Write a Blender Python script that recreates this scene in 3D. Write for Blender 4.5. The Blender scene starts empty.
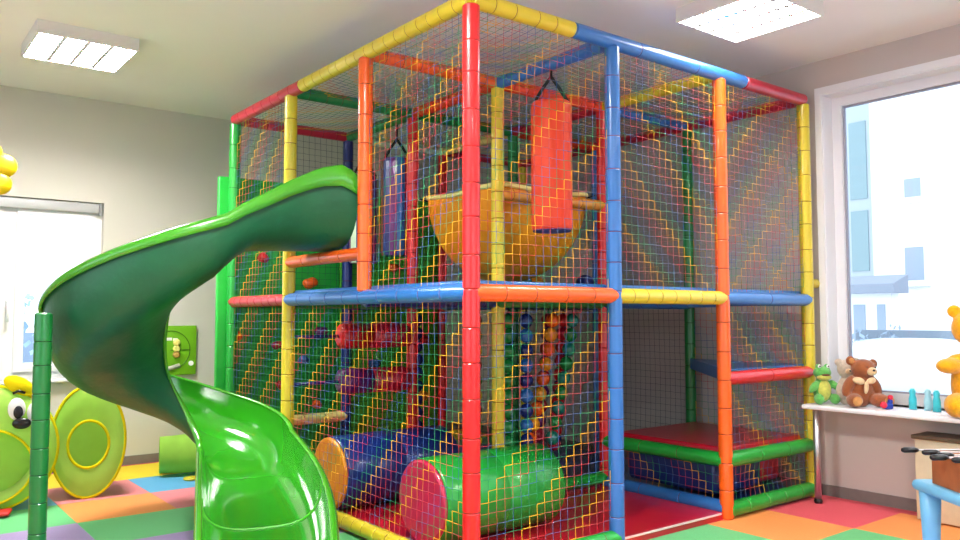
import bpy, math, random
from mathutils import Vector, Matrix, Euler
random.seed(7)
C = bpy.context.scene.collection
PI = math.pi
R = math.radians

# ------------------------------------------------------------------ materials
def lin(h):
    h = h.lstrip('#'); r = []
    for i in (0, 2, 4):
        c = int(h[i:i+2], 16) / 255
        r.append(c / 12.92 if c <= .04045 else ((c + .055) / 1.055) ** 2.4)
    return (*r, 1)

def mat(name, col, rough=.5, spec=.5, metal=0, coat=0, noise=0, nscale=20, bump=0, bscale=60, emit=0, ecol=None, sheen=0):
    m = bpy.data.materials.new(name); m.use_nodes = True
    nt = m.node_tree; b = nt.nodes['Principled BSDF']
    c = lin(col)
    b.inputs['Base Color'].default_value = c
    b.inputs['Roughness'].default_value = rough
    b.inputs['Specular IOR Level'].default_value = spec
    b.inputs['Metallic'].default_value = metal
    b.inputs['Coat Weight'].default_value = coat
    b.inputs['Coat Roughness'].default_value = .08
    b.inputs['Sheen Weight'].default_value = sheen
    if emit:
        b.inputs['Emission Color'].default_value = lin(ecol or col)
        b.inputs['Emission Strength'].default_value = emit
    tc = nt.nodes.new('ShaderNodeTexCoord')
    if noise:
        n = nt.nodes.new('ShaderNodeTexNoise'); n.inputs['Scale'].default_value = nscale
        n.inputs['Detail'].default_value = 4
        nt.links.new(tc.outputs['Object'], n.inputs['Vector'])
        mr = nt.nodes.new('ShaderNodeMapRange')
        mr.inputs['From Min'].default_value = .3; mr.inputs['From Max'].default_value = .7
        mr.inputs['To Min'].default_value = 1 - noise; mr.inputs['To Max'].default_value = 1 + noise
        nt.links.new(n.outputs['Fac'], mr.inputs['Value'])
        hs = nt.nodes.new('ShaderNodeHueSaturation'); hs.inputs['Color'].default_value = c
        nt.links.new(mr.outputs['Result'], hs.inputs['Value'])
        nt.links.new(hs.outputs['Color'], b.inputs['Base Color'])
    if bump:
        n2 = nt.nodes.new('ShaderNodeTexNoise'); n2.inputs['Scale'].default_value = bscale
        n2.inputs['Detail'].default_value = 3
        nt.links.new(tc.outputs['Object'], n2.inputs['Vector'])
        bp = nt.nodes.new('ShaderNodeBump'); bp.inputs['Strength'].default_value = bump
        bp.inputs['Distance'].default_value = .01
        nt.links.new(n2.outputs['Fac'], bp.inputs['Height'])
        nt.links.new(bp.outputs['Normal'], b.inputs['Normal'])
    return m

def foam(name, col, rough=.33): return mat(name, col, rough, .5, coat=.25, noise=.04, nscale=6, bump=.15, bscale=14)
RED = foam('red_vinyl', '#d4181c'); ORANGE = foam('orange_vinyl', '#ea5e12'); YELLOW = foam('yellow_vinyl', '#d9c42e')
BLUE = foam('blue_vinyl', '#2a6cb4'); GREEN = foam('green_vinyl', '#1c9a35'); DGREEN = foam('dark_green_vinyl', '#137a35')
CRIMSON = foam('crimson_vinyl', '#b81a34'); NAVY = foam('navy_vinyl', '#15286e'); PURPLE = foam('purple_vinyl', '#6a2370')
MAGENTA = foam('magenta_vinyl', '#c2204c'); PALELITGREEN = foam('pale_and_lit_green_vinyl', '#cfe8c8'); PALELITYEL = foam('pale_and_lit_yellow_vinyl', '#ece28a')  # the two pale tones also paint reflected light onto two top beams
ORYEL = foam('orange_yellow_vinyl', '#e0901c'); TEAL = foam('teal_vinyl', '#127a6a'); BROWN = foam('brown_vinyl', '#6b3a20')
BLACKV = foam('black_vinyl', '#1c1c22'); BAGRED = mat('bag_red_vinyl', '#e2401c', .45, .4, noise=.05, nscale=5, bump=.2, bscale=8)
SEAM = mat('dark_red_lacing', '#6a1512', .8)
SEAMG = mat('dark_green_lacing', '#0a3a14', .8)
CORD = mat('black_webbing', '#15201a', .8)
DECKW = mat('painted_plywood', '#3c4a78', .6, noise=.08)
REDMAT = mat('red_mat_vinyl', '#c4122c', .3, .5, coat=.2, noise=.06, nscale=4, bump=.2, bscale=5)
MATEDGE = mat('mat_edge_white', '#e8c8c8', .5)
NETC = [mat('cord_' + n, c, .7) for n, c in (('yellow', '#ecb41c'), ('green', '#1f8a50'), ('green_b', '#2a9060'), ('blue', '#355fa0'),
        ('grey_blue', '#5a6a90'), ('red', '#c8303a'), ('red_b', '#b8505a'), ('orange', '#d88a2e'))]
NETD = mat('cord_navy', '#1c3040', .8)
SL_IN = mat('slide_gelcoat', '#2a9418', .12, .6, coat=.9, noise=.03, nscale=3, bump=.06, bscale=3)
SL_RIM = mat('slide_rim_gelcoat', '#3f9e1c', .25, .6, coat=.5, noise=.03, nscale=3)
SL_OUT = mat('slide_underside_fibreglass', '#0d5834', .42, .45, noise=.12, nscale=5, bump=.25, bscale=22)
HAMM = mat('bowl_orange_cloth', '#e08c0a', .55, .3, noise=.08, nscale=6, bump=.2, bscale=30)
WALL = mat('wall_paint', '#cdc8bf', .9, .2, noise=.015, nscale=2, bump=.05, bscale=150)
WALLR = mat('wall_paint_greyer', '#c6bdb8', .9, .2, noise=.015, nscale=2, bump=.05, bscale=150)
CEIL = mat('ceiling_paint', '#efece6', .95, .2, noise=.01, nscale=2)
BASEB = mat('baseboard_grey', '#77706c', .6, noise=.05)
PVC = mat('window_pvc_white', '#e6e6ea', .35, .5)
WHITE = mat('white_laminate', '#efedf2', .35, .5)
CHROME = mat('chrome', '#c4c4c8', .42, .5, metal=1)
LAMPM = mat('lamp_housing_white', '#d8d4d0', .5)
LOUV = mat('lamp_louvre_aluminium', '#e4e4e8', .12, .5, metal=1)
TUBE = mat('fluorescent_tube', '#ffffff', .4, emit=5)
TUBEB = mat('fluorescent_tube_bright', '#ffffff', .4, emit=40)
def cloth(name, col, tr=.45):
    m = bpy.data.materials.new(name); m.use_nodes = True; nt = m.node_tree
    o = nt.nodes['Material Output']; nt.nodes.remove(nt.nodes['Principled BSDF'])
    d = nt.nodes.new('ShaderNodeBsdfDiffuse'); t = nt.nodes.new('ShaderNodeBsdfTranslucent'); mx = nt.nodes.new('ShaderNodeMixShader')
    tc = nt.nodes.new('ShaderNodeTexCoord'); n = nt.nodes.new('ShaderNodeTexNoise'); n.inputs['Scale'].default_value = 7
    nt.links.new(tc.outputs['Object'], n.inputs['Vector'])
    hs = nt.nodes.new('ShaderNodeHueSaturation'); hs.inputs['Color'].default_value = lin(col)
    mr = nt.nodes.new('ShaderNodeMapRange'); mr.inputs['To Min'].default_value = .85; mr.inputs['To Max'].default_value = 1.15
    nt.links.new(n.outputs['Fac'], mr.inputs['Value']); nt.links.new(mr.outputs['Result'], hs.inputs['Value'])
    nt.links.new(hs.outputs['Color'], d.inputs['Color']); nt.links.new(hs.outputs['Color'], t.inputs['Color'])
    mx.inputs[0].default_value = tr
    nt.links.new(d.outputs[0], mx.inputs[1]); nt.links.new(t.outputs[0], mx.inputs[2]); nt.links.new(mx.outputs[0], o.inputs['Surface'])
    return m
LIME = cloth('lime_nylon', '#c8ee78'); LIMED = cloth('lime_mesh_nylon', '#b0e064'); YCLOTH = cloth('yellow_nylon', '#f0de1e', .2)
def glass():
    m = bpy.data.materials.new('window_glass'); m.use_nodes = True; nt = m.node_tree
    o = nt.nodes['Material Output']; nt.nodes.remove(nt.nodes['Principled BSDF'])
    t = nt.nodes.new('ShaderNodeBsdfTransparent'); t.inputs[0].default_value = (.95, .98, 1, 1)
    g = nt.nodes.new('ShaderNodeBsdfGlossy'); g.inputs['Roughness'].default_value = .02
    f = nt.nodes.new('ShaderNodeFresnel'); f.inputs['IOR'].default_value = 1.3
    mx = nt.nodes.new('ShaderNodeMixShader')
    nt.links.new(f.outputs[0], mx.inputs[0]); nt.links.new(t.outputs[0], mx.inputs[1]); nt.links.new(g.outputs[0], mx.inputs[2])
    nt.links.new(mx.outputs[0], o.inputs['Surface']); return m
GLASS = glass()
BLACK = mat('black_plastic', '#0c0c0e', .3); EYEW = mat('eye_white', '#f2f2f0', .4)

# ------------------------------------------------------------------ mesh helper
class MB:
    def __init__(s): s.v = []; s.f = []; s.m = []; s.sm = []
    def add(s, vs, fs, mi=0, smooth=False):
        o = len(s.v); s.v += [tuple(v) for v in vs]
        for f in fs: s.f.append(tuple(i + o for i in f)); s.m.append(mi); s.sm.append(smooth)
        return s
    def box(s, lo, hi, mi=0, M=None):
        x0, y0, z0 = lo; x1, y1, z1 = hi
        vs = [Vector(p) for p in ((x0,y0,z0),(x1,y0,z0),(x1,y1,z0),(x0,y1,z0),(x0,y0,z1),(x1,y0,z1),(x1,y1,z1),(x0,y1,z1))]
        if M: vs = [M @ v for v in vs]
        return s.add(vs, [(3,2,1,0),(4,5,6,7),(0,1,5,4),(1,2,6,5),(2,3,7,6),(3,0,4,7)], mi)
    def rbox(s, lo, hi, r, mi=0, M=None):
        # box with chamfered (two step) edges via rounded rectangle rings in plan
        x0, y0, z0 = lo; x1, y1, z1 = hi
        r = min(r, (x1-x0)/2.01, (y1-y0)/2.01, (z1-z0)/2.01)
        rings = []
        for z, ins in ((z0, r), (z0+.3*r, .3*r), (z0+r, 0), (z1-r, 0), (z1-.3*r, .3*r), (z1, r)):
            ring = []
            for cx, cy, a0 in ((x1-r, y1-r, 0), (x0+r, y1-r, 90), (x0+r, y0+r, 180), (x1-r, y0+r, 270)):
                for k in range(4):
                    a = R(a0 + 30*k); rr = r - ins
                    ring.append(Vector((cx + rr*math.cos(a), cy + rr*math.sin(a), z)))
            rings.append(ring)
        return s.loft(rings, mi, True, True, M=M, flat=False)
    def loft(s, rings, mi=0, c0=False, c1=False, closed=True, M=None, flat=False):
        n = len(rings[0]); vs = [Vector(p) for r in rings for p in r]
        if M: vs = [M @ v for v in vs]
        fs = []
        for i in range(len(rings)-1):
            for j in range(n if closed else n-1):
                k = (j+1) % n
                fs.append((i*n+j, i*n+k, (i+1)*n+k, (i+1)*n+j))
        o = len(s.v)
        s.add(vs, fs, mi, not flat)
        if c0: s.f.append(tuple(o+i for i in range(n-1, -1, -1))); s.m.append(mi); s.sm.append(False)
        if c1: s.f.append(tuple(o+(len(rings)-1)*n+i for i in range(n))); s.m.append(mi); s.sm.append(False)
        return s
    def tube(s, pts, r, n=12, mi=0, caps=True):
        pts = [Vector(p) for p in pts]; rr = r if isinstance(r, (list, tuple)) else [r]*len(pts)
        rings = []; up = None
        for i, p in enumerate(pts):
            d = (pts[min(i+1, len(pts)-1)] - pts[max(i-1, 0)]).normalized()
            if up is None:
                up = Vector((0, 0, 1)) if abs(d.z) < .9 else Vector((1, 0, 0))
            a = d.cross(up); a.normalize(); b = a.cross(d); up = b
            rings.append([p + (a*math.cos(2*PI*k/n) + b*math.sin(2*PI*k/n))*rr[i] for k in range(n)])
        return s.loft(rings, mi, caps, caps)
    def ell(s, c, r, M=None, mi=0, nu=20, nv=12):
        if not isinstance(r, (tuple, list)): r = (r, r, r)
        rings = []
        for i in range(nv+1):
            a = PI*i/nv; a = min(max(a, .02), PI-.02)
            rings.append([Vector((r[0]*math.sin(a)*math.cos(2*PI*k/nu), r[1]*math.sin(a)*math.sin(2*PI*k/nu), -r[2]*math.cos(a))) for k in range(nu)])
        c = Vector(c)
        rings = [[(M @ p if M else p) + c for p in q] for q in rings]
        return s.loft(rings, mi, True, True)
    def lathe(s, prof, c=(0,0,0), M=None, n=28, mi=0, mis=None):
        c = Vector(c); rings = [[Vector((r*math.cos(2*PI*k/n), r*math.sin(2*PI*k/n), z)) for k in range(n)] for r, z in prof]
        rings = [[(M @ p if M else p) + c for p in q] for q in rings]
        if mis is None: return s.loft(rings, mi, True, True)
        for i in range(len(rings)-1): s.loft(rings[i:i+2], mis[i], i == 0, i == len(rings)-2)
        return s
    def build(s, name, mats, parent=None, loc=None):
        me = bpy.data.meshes.new(name); me.from_pydata(s.v, [], s.f)
        if not isinstance(mats, (list, tuple)): mats = [mats]
        for m in mats: me.materials.append(m)
        me.polygons.foreach_set('material_index', s.m); me.polygons.foreach_set('use_smooth', s.sm)
        me.update()
        o = bpy.data.objects.new(name, me); C.objects.link(o)
        if loc is not None:
            l = Vector(loc); me.transform(Matrix.Translation(-l)); o.location = l
        if parent is not None:
            o.parent = parent
            if loc is None: o.matrix_parent_inverse = Matrix.Identity(4); o.location = -Vector(parent.location) if parent.type == 'EMPTY' and parent.rotation_euler == Euler((0,0,0)) and parent.get('w') else Vector((0,0,0))
        return o

def tag(o, label=None, cat=None, group=None, kind=None):
    if label: o['label'] = label
    if cat: o['category'] = cat
    if group: o['group'] = group
    if kind: o['kind'] = kind
    return o
def thing(name, label, cat, loc=(0,0,0), group=None):
    # parts are written in coordinates relative to this Empty
    o = bpy.data.objects.new(name, None); C.objects.link(o); o.location = loc; o.empty_display_size = .1
    return tag(o, label, cat, group)
def struct(o): o['kind'] = 'structure'; return o

# ------------------------------------------------------------------ camera
cam = bpy.data.cameras.new('camera'); co = bpy.data.objects.new('camera', cam); C.objects.link(co)
cam.sensor_width = 36; cam.lens = 36 * 801.107 / 960; cam.clip_start = .05; cam.clip_end = 200
yaw, pit, rol = .906694, .0580354, -.00126660
fw = Vector((math.cos(pit)*math.cos(yaw), math.cos(pit)*math.sin(yaw), math.sin(pit)))
rt = Vector((math.sin(yaw), -math.cos(yaw), 0)); up = rt.cross(fw)
r2 = rt*math.cos(rol) + up*math.sin(rol); u2 = -rt*math.sin(rol) + up*math.cos(rol)
Mx = Matrix((r2, u2, -fw)).transposed().to_4x4(); Mx.translation = Vector((-2.3278, -3.04173, 1.25734))
co.matrix_world = Mx
bpy.context.scene.camera = co

# ------------------------------------------------------------------ room
X0, X1, Y0, Y1, HC = -4.6, 3.12, -5.2, 4.25, 3.1
WT = .28
# floor: foam tiles .6 m, colour per tile
tilecols = {'y': '#e8cc28', 'b': '#5aa6d4', 'p': '#e0808a', 'o': '#ec9450', 'g': '#66be7c', 'v': '#a490c0', 'r': '#de5664'}
def floor_mat(n, c):
    m = mat('foam_tile_' + n, c, .6, .5, noise=.05, nscale=90, bump=.25, bscale=220); return m
FM = {k: floor_mat(k, c) for k, c in tilecols.items()}
keys = list(FM)
fixed = {(-1,6):'y',(-2,6):'y',(-3,6):'b',(0,6):'g',(-1,5):'b',(-2,5):'p',(-3,5):'b',(0,5):'y',(-1,4):'p',(-2,4):'o',(-3,4):'g',(0,4):'o',
         (-1,3):'g',(-2,3):'g',(-3,3):'v',(-4,3):'g',(-1,2):'v',(-2,2):'v',(-3,2):'b',(0,3):'o',
         (3,-1):'o',(2,-1):'g',(4,-1):'r',(3,-2):'g',(4,-2):'o',(2,-2):'b',(1,-1):'o',(0,-1):'v',(3,-3):'o',(4,-3):'g',(5,-1):'r',(5,-2):'r'}
mb = MB(); T = .6
for i in range(math.floor(X0/T), math.ceil(X1/T)):
    for j in range(math.floor(Y0/T), math.ceil(Y1/T)):
        k = fixed.get((i, j)) or keys[(i*3 + j*5 + (i*j) % 3) % 7]
        a, b, c, d = max(i*T, X0), min((i+1)*T, X1), max(j*T, Y0), min((j+1)*T, Y1)
        g = .0012; h = .0015
        vs = [(a,c,-h),(b,c,-h),(b,d,-h),(a,d,-h),(a+g,c+g,0),(b-g,c+g,0),(b-g,d-g,0),(a+g,d-g,0)]
        mb.add(vs, [(4,5,6,7),(0,1,5,4),(1,2,6,5),(2,3,7,6),(3,0,4,7)], keys.index(k))
mb.box((X0, Y0, -.06), (X1, Y1, -.004), 0)
struct(mb.build('floor', [FM[k] for k in keys]))
struct(MB().box((X0-WT, Y0-WT, HC), (X1+WT, Y1+WT, HC+.2)).build('ceiling', CEIL))
def wall_with_hole(name, axis, pos, a0, a1, h0, h1, z0, z1, m):
    b = MB()
    def bx(p, q, zz0, zz1):
        if q <= p or zz1 <= zz0: return
        if axis == 'x': b.box((pos, p, zz0), (pos+WT, q, zz1))
        else: b.box((p, pos, zz0), (q, pos+WT, zz1))
    bx(a0, h0, 0, HC); bx(h1, a1, 0, HC); bx(h0, h1, 0, z0); bx(h0, h1, z1, HC)
    return struct(b.build(name, m))
# right wall: window opening Y from -3.0 to -.075
WY0, WY1, WZ0, WZ1 = -2.7, -.075, .66, 2.85
wall_with_hole('wall_right', 'x', X1, Y0, Y1, WY0, WY1, WZ0, WZ1, WALLR)
# back wall: window opening
BX0, BX1, BZ0, BZ1 = -2.55, -.676, .76, 2.22
wall_with_hole('wall_back', 'y', Y1, X0-WT, X1+WT, BX0, BX1, BZ0, BZ1, WALL)
wall_with_hole('wall_left', 'x', X0-WT, Y0, Y1, -3.6, 2.6, .7, 2.8, WALL)  # unseen window opening, added for extra daylight
wall_with_hole('wall_front', 'y', Y0-WT, X0-WT, X1+WT, -3.4, 1.9, .7, 2.8, WALL)  # this opening too is added to brighten the room
def baseboard(name, lo, hi): struct(MB().box(lo, hi).build(name, BASEB))
baseboard('baseboard_right', (X1-.015, Y0, 0), (X1, Y1-.015, .075)); baseboard('baseboard_back', (X0, Y1-.015, 0), (X1, Y1, .075))
baseboard('baseboard_left', (X0, Y0, 0), (X0+.015, Y1-.015, .075)); baseboard('baseboard_front', (X0+.015, Y0, 0), (X1-.015, Y0+.015, .075))

# right window: frame set back in a reveal
def window_x():
    w = bpy.data.objects.new('window_1', None); C.objects.link(w); w['kind'] = 'structure'
    x = X1 + .13; f = .075; b = MB()
    b.box((x, WY0, WZ0), (x+.07, WY0+f, WZ1)); b.box((x, WY1-f, WZ0), (x+.07, WY1, WZ1))
    b.box((x, WY0+f, WZ0), (x+.07, WY1-f, WZ0+f)); b.box((x, WY0+f, WZ1-f), (x+.07, WY1-f, WZ1))
    b.build('window_frame', PVC, w)
    g = MB(); y0, y1, z0, z1 = WY0+f, WY1-f, WZ0+f, WZ1-f; k = .012
    for lo, hi in (((x+.02,y0,z0),(x+.05,y0+k,z1)), ((x+.02,y1-k,z0),(x+.05,y1,z1)), ((x+.02,y0+k,z0),(x+.05,y1-k,z0+k)), ((x+.02,y0+k,z1-k),(x+.05,y1-k,z1))): g.box(lo, hi)
    g.build('gasket', mat('window_gasket_grey', '#9a9aa8', .7), w)
    MB().box((x+.03, y0, z0), (x+.036, y1, z1)).build('pane', GLASS, w)
    lin_ = MB()   # white pvc lining of the reveal
    lin_.box((X1-.006, WY1, WZ0), (x, WY1+.004, WZ1+.0)).box((X1-.012, WY1-.002, WZ0-.03), (X1-.001, WY1+.045, WZ1+.05)).box((X1-.012, WY0, WZ1), (X1-.001, WY1-.002, WZ1+.05))
    lin_.box((X1-.001, WY1-.008, WZ0), (x, WY1, WZ1)).box((X1-.001, WY0, WZ1-.008), (x, WY1, WZ1))
    lin_.build('reveal_lining', PVC, w)
    MB().box((X1-.02, WY0, WZ0-.03), (x, WY1, WZ0)).build('window_sill', WHITE, w)
window_x()
def window_y():
    w = bpy.data.objects.new('window_2', None); C.objects.link(w); w['kind'] = 'structure'
    y = Y1 + .06; f = .06; b = MB(); xm = -1.36
    b.box((BX0, y, BZ0), (BX0+f, y+.07, BZ1)); b.box((BX1-f, y, BZ0), (BX1, y+.07, BZ1))
    b.box((BX0+f, y, BZ0), (BX1-f, y+.07, BZ0+f)); b.box((BX0+f, y, BZ1-f), (BX1-f, y+.07, BZ1)); b.box((xm-.05, y, BZ0+f), (xm+.05, y+.07, BZ1-f))
    b.build('window_frame', PVC, w)
    for a, c in ((BX0+f, xm-.05), (xm+.05, BX1-f)):
        s = MB(); q = .07; y2 = y-.02; z0, z1 = BZ0+f, BZ1-f
        s.box((a, y2, z0), (a+q, y+.05, z1)); s.box((c-q, y2, z0), (c, y+.05, z1)); s.box((a+q, y2, z0), (c-q, y+.05, z0+q)); s.box((a+q, y2, z1-q), (c-q, y+.05, z1))
        so = s.build('sash', PVC, w)
        MB().box((a+q, y+.02, z0+q), (c-q, y+.026, z1-q)).build('pane', GLASS, so)
    h = MB().box((xm-.012, y-.045, 1.33), (xm+.012, y-.02, 1.39)).tube([(xm, y-.06, 1.38), (xm, y-.062, 1.22)], .009, 8)
    h.build('window_handle', PVC, w)
    tr = MB(); k = .045
    tr.box((BX1, Y1-.012, BZ0-.03), (BX1+k, Y1-.001, BZ1+k)).box((BX0-k, Y1-.012, BZ1), (BX1, Y1-.001, BZ1+k)).box((BX0-k, Y1-.012, BZ0-.03), (BX0, Y1-.001, BZ1))
    tr.build('window_trim', WALL, w)
    MB().rbox((BX0-.06, Y1-.07, BZ0-.03), (BX1+.08, y, BZ0), .008).build('window_sill', WHITE, w)
window_y()
def fill_window(n, lo, hi, ax, k):
    # unseen multi-light window, added to bring more daylight into the room
    w = bpy.data.objects.new('window_%d' % n, None); C.objects.link(w); w['kind'] = 'structure'
    b = MB(); f = .07; p0 = k; p1 = k+.07
    def bx(a0, a1, z0, z1):
        if ax == 'x': b.box((p0, a0, z0), (p1, a1, z1))
        else: b.box((a0, p0, z0), (a1, p1, z1))
    bx(lo, hi, .7, .7+f); bx(lo, hi, 2.8-f, 2.8); m = (hi-lo)/4
    for q in range(5): bx(min(lo+m*q, hi-f), min(lo+m*q, hi-f)+f, .7+f, 2.8-f)
    b.build('window_frame', PVC, w)
    g = MB()
    if ax == 'x': g.box((k+.03, lo+.01, .71), (k+.036, hi-.01, 2.79))
    else: g.box((lo+.01, k+.03, .71), (hi-.01, k+.036, 2.79))
    g.build('pane', GLASS, w)
fill_window(3, -3.6, 2.6, 'x', X0-.18)
fill_window(4, -3.4, 1.9, 'y', Y0-.18)
bl = thing('roller_blind', 'grey rolled up blind cassette along the top of the left window', 'blind')
MB().rbox((BX0+.03, Y1+.003, 2.13), (BX1-.035, Y1+.034, 2.215), .01).build('cassette', mat('blind_grey', '#b6b6b8', .5), bl)
MB().box((BX1-.034, Y1+.002, 2.12), (BX1-.012, Y1+.036, 2.217)).build('end_cap', mat('blind_cap_grey', '#8c8c90', .5), bl)

# ------------------------------------------------------------------ ceiling lamps
def lamp(cx, cy, label, bright, visible_detail=True):
    t = thing('ceiling_lamp', label, 'ceiling lamp', (cx, cy, HC), 'square louvred ceiling lamps')
    s = .3; d = .085
    h = MB(); h.box((-s, -s, -.012), (s, s, 0)); k = .012
    for lo, hi in (((-s,-s,-d),(s,-s+k,-.012)), ((-s,s-k,-d),(s,s,-.012)), ((-s,-s+k,-d),(-s+k,s-k,-.012)), ((s-k,-s+k,-d),(s,s-k,-.012))): h.box(lo, hi)
    h.build('housing', LAMPM, t)
    for i in range(4):
        x = -.21 + .14*i
        MB().tube([(x, -.27, -.035), (x, .27, -.035)], .012, 10).build('tube', TUBEB if bright else TUBE, t)
    l = MB()
    for i in range(1, 4):
        x = -.28 + .14*i
        l.add([(x-.012,-.285,-.083),(x+.012,-.285,-.083),(x+.002,-.285,-.045),(x-.002,-.285,-.045),(x-.012,.285,-.083),(x+.012,.285,-.083),(x+.002,.285,-.045),(x-.002,.285,-.045)],
              [(0,1,5,4),(1,2,6,5),(2,3,7,6),(3,0,4,7)], 0)
    for j in range(0, 9):
        y = -.24 + .06*j
        l.add([(-.285,y-.006,-.082),(.285,y-.006,-.082),(.285,y,-.05),(-.285,y,-.05),(-.285,y+.006,-.082),(.285,y+.006,-.082)],
              [(0,1,2,3),(3,2,5,4),(4,5,1,0)], 0)
    l.build('louvre', LOUV, t)
    a = bpy.data.lights.new('lamp_light', 'AREA'); a.shape = 'SQUARE'; a.size = .56; a.energy = (bright*1.5 if bright else 30); a.color = (1, .97, .92)
    lo = bpy.data.objects.new('lamp_light', a); C.objects.link(lo); lo.parent = t; lo.location = (0, 0, -.07 if bright else -.016)
    return t
L1 = 62
lamp(-1.19, 2.76, 'glowing white square louvred lamp on the ceiling above the slide', L1)
lamp(1.80, -.36, 'square louvred lamp with visible reflector cells on the ceiling above the front corner', 0)
lamp(-1.19, -.36, 'square louvred ceiling lamp outside the picture, above the mouth of the slide', L1)
lamp(-1.19, -3.3, 'square louvred ceiling lamp outside the picture, directly over the viewer', L1)
lamp(1.80, -3.3, 'square louvred ceiling lamp outside the picture, in front of the long window', L1*.6)

# ------------------------------------------------------------------ play frame
AY = 1.0192; H = 2.806; M_ = 1.372
frame = thing('jungle_gym', 'tall indoor climbing structure of foam-padded coloured poles and beams with rainbow netting', 'climbing frame')
PR = .043
def foam_bar(name, p, q, m, r=PR, seg=.17, seam=SEAM, ends=True, parent=None):
    p = Vector(p); q = Vector(q); L = (q-p).length; d = (q-p).normalized()
    n = max(1, round(L/seg)); pr = []; mi = []
    pr.append((r*.8, 0)); pr.append((r, .008)); mi.append(0)
    for i in range(1, n):
        z = L*i/n + random.uniform(-.012, .012)
        pr += [(r*1.0, z-.006), (r*.94, z-.0018), (r*.94, z+.0018), (r*1.0, z+.006)]
        mi += [0, 0, 1, 0]
    pr.append((r, L-.008)); pr.append((r*.8, L)); mi += [0, 0]
    Mq = d.to_track_quat('Z', 'Y').to_matrix()
    return MB().lathe(pr, p, Mq, 18, mis=mi).build(name, [m, seam], parent or frame)
def P3(i, j, z): return (i*1.0, j*AY, z)
poles = {(0,0):RED,(1,0):BLUE,(2,0):ORANGE,(3,0):YELLOW,(0,2):YELLOW,(0,3):GREEN,(1,1):YELLOW,(1,2):RED,(2,1):RED,(3,1):DGREEN,
         (1,3):NAVY,(2,2):DGREEN,(2,3):RED,(3,2):BLUE,(3,3):YELLOW}
for (i, j), m in poles.items():
    foam_bar('pole', P3(i, j, .0), P3(i, j, H-.03), m, seam=SEAMG if m in (GREEN, DGREEN) else SEAM)
foam_bar('pole', P3(0, 1, M_+.03), P3(0, 1, H-.03), ORANGE)
def beam(p, q, m, r=PR*.95, seg=.13): return foam_bar('beam', p, q, m, r, seg)
e = .0
# top ring
beam(P3(0,0,H), (0,1.86,H), YELLOW, PR, .11); beam((0,1.86,H), P3(0,3,H), CRIMSON, PR, .15)
beam(P3(0,0,H), (.69,0,H), YELLOW, PR, .14); beam((.69,0,H), (2.27,0,H), BLUE, PR, .5); beam((2.27,0,H), P3(3,0,H), CRIMSON, PR, .5)
for j, cols in ((1, (ORANGE, BAGRED, BLUE)), (2, (DGREEN, DGREEN, BAGRED)), (3, (CRIMSON, PALELITGREEN, CRIMSON))):  # pale green beam: lamp reflection put into its colour
    for i in range(3): beam(P3(i, j, H), P3(i+1, j, H), cols[i])
for i, cols in ((1, (BLUE, BAGRED, DGREEN)), (2, (YELLOW, CRIMSON, PALELITYEL)), (3, (CRIMSON, CRIMSON, CRIMSON))):  # pale yellow beam is coloured as if brightly lit
    for j in range(3): beam(P3(i, j, H), P3(i, j+1, H), cols[j])
# mid beams on the two open faces
beam(P3(0,0,M_), P3(0,2,M_), BLUE, PR, .2); beam(P3(0,2,M_), P3(0,3,M_), CRIMSON, PR*.95)
beam(P3(0,0,M_), P3(1,0,M_), ORANGE, PR, .2); beam(P3(1,0,M_), P3(2,0,M_), YELLOW, PR, .13); beam(P3(2,0,M_), P3(3,0,M_), BLUE, PR, .5)
for j in (1, 2):
    for i in range(3): beam(P3(i, j, M_-.02), P3(i+1, j, M_-.02), (BLUE, NAVY, DGREEN)[(i+j) % 3], PR*.9)
for i in (1, 2):
    for j in range(3): beam(P3(i, j, M_-.02), P3(i, j+1, M_-.02), (NAVY, DGREEN, BLUE)[(i+j) % 3], PR*.9)
for i in range(3): beam(P3(i, 3, M_), P3(i+1, 3, M_), (GREEN, BLUE, NAVY)[i], PR*.9)
for j in range(3): beam(P3(3, j, M_), P3(3, j+1, M_), (BLUE, NAVY, RED)[j], PR*.9)
# bar under the slide mouth, entry rail on the upper level
beam(P3(0,1,1.625), P3(0,2,1.625), ORANGE, PR*.9, .25)
beam(P3(1,1,2.07), P3(2,1,2.07), ORYEL, PR*.9)
# low beams
B0 = .055
beam(P3(0,0,B0), P3(0,2,B0), YELLOW, PR, .12); beam(P3(0,2,B0), P3(0,3,B0), GREEN)
beam(P3(0,0,B0), P3(1,0,B0), GREEN, PR); beam(P3(2,0,B0), P3(3,0,B0), GREEN, PR*1.15, .22)
beam(P3(2,0,.36), P3(3,0,.36), GREEN, PR*1.1, .3); beam(P3(2,0,.866), P3(3,0,.866), RED, PR, .5)
beam(P3(2,0,.36), P3(2,1,.36), GREEN, PR*1.05, .3); beam(P3(2,0,B0+.01), P3(2,1,B0+.01), BLUE, PR*1.1, .4)
beam(P3(1,1,.1), P3(2,1,.1), GREEN, PR*.95, .3)
beam(P3(0,3,.42), P3(1,3,.42), PALELITYEL, PR, .2)
# wall stub beside the yellow corner pole
foam_bar('wall_stub', (3.03, 0, 1.49), (X1-.001, 0, 1.49), YELLOW, PR*.8)

# decks
def deck(lo, hi, m=BLUE):
    return MB().rbox(lo, hi, .015, 0).build('deck', m, frame)
for (i, j) in [(0,0),(1,0),(2,0),(0,1),(1,1),(2,1),(2,2),(1,2)]:
    deck((i+.02, j*AY+.03, 1.385), (i+.98, (j+1)*AY-.03, 1.435), BLUE)
# triangular corner shelf
zs, zt = .84, .92
tri = [(2.05, .02), (2.97, .02), (2.97, 1.0)]
MB().add([(x, y, zs) for x, y in tri]+[(x, y, zt) for x, y in tri], [(2,1,0),(3,4,5),(0,1,4,3),(1,2,5,4),(2,0,3,5)]).build('corner_shelf', BLUE, frame)

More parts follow.
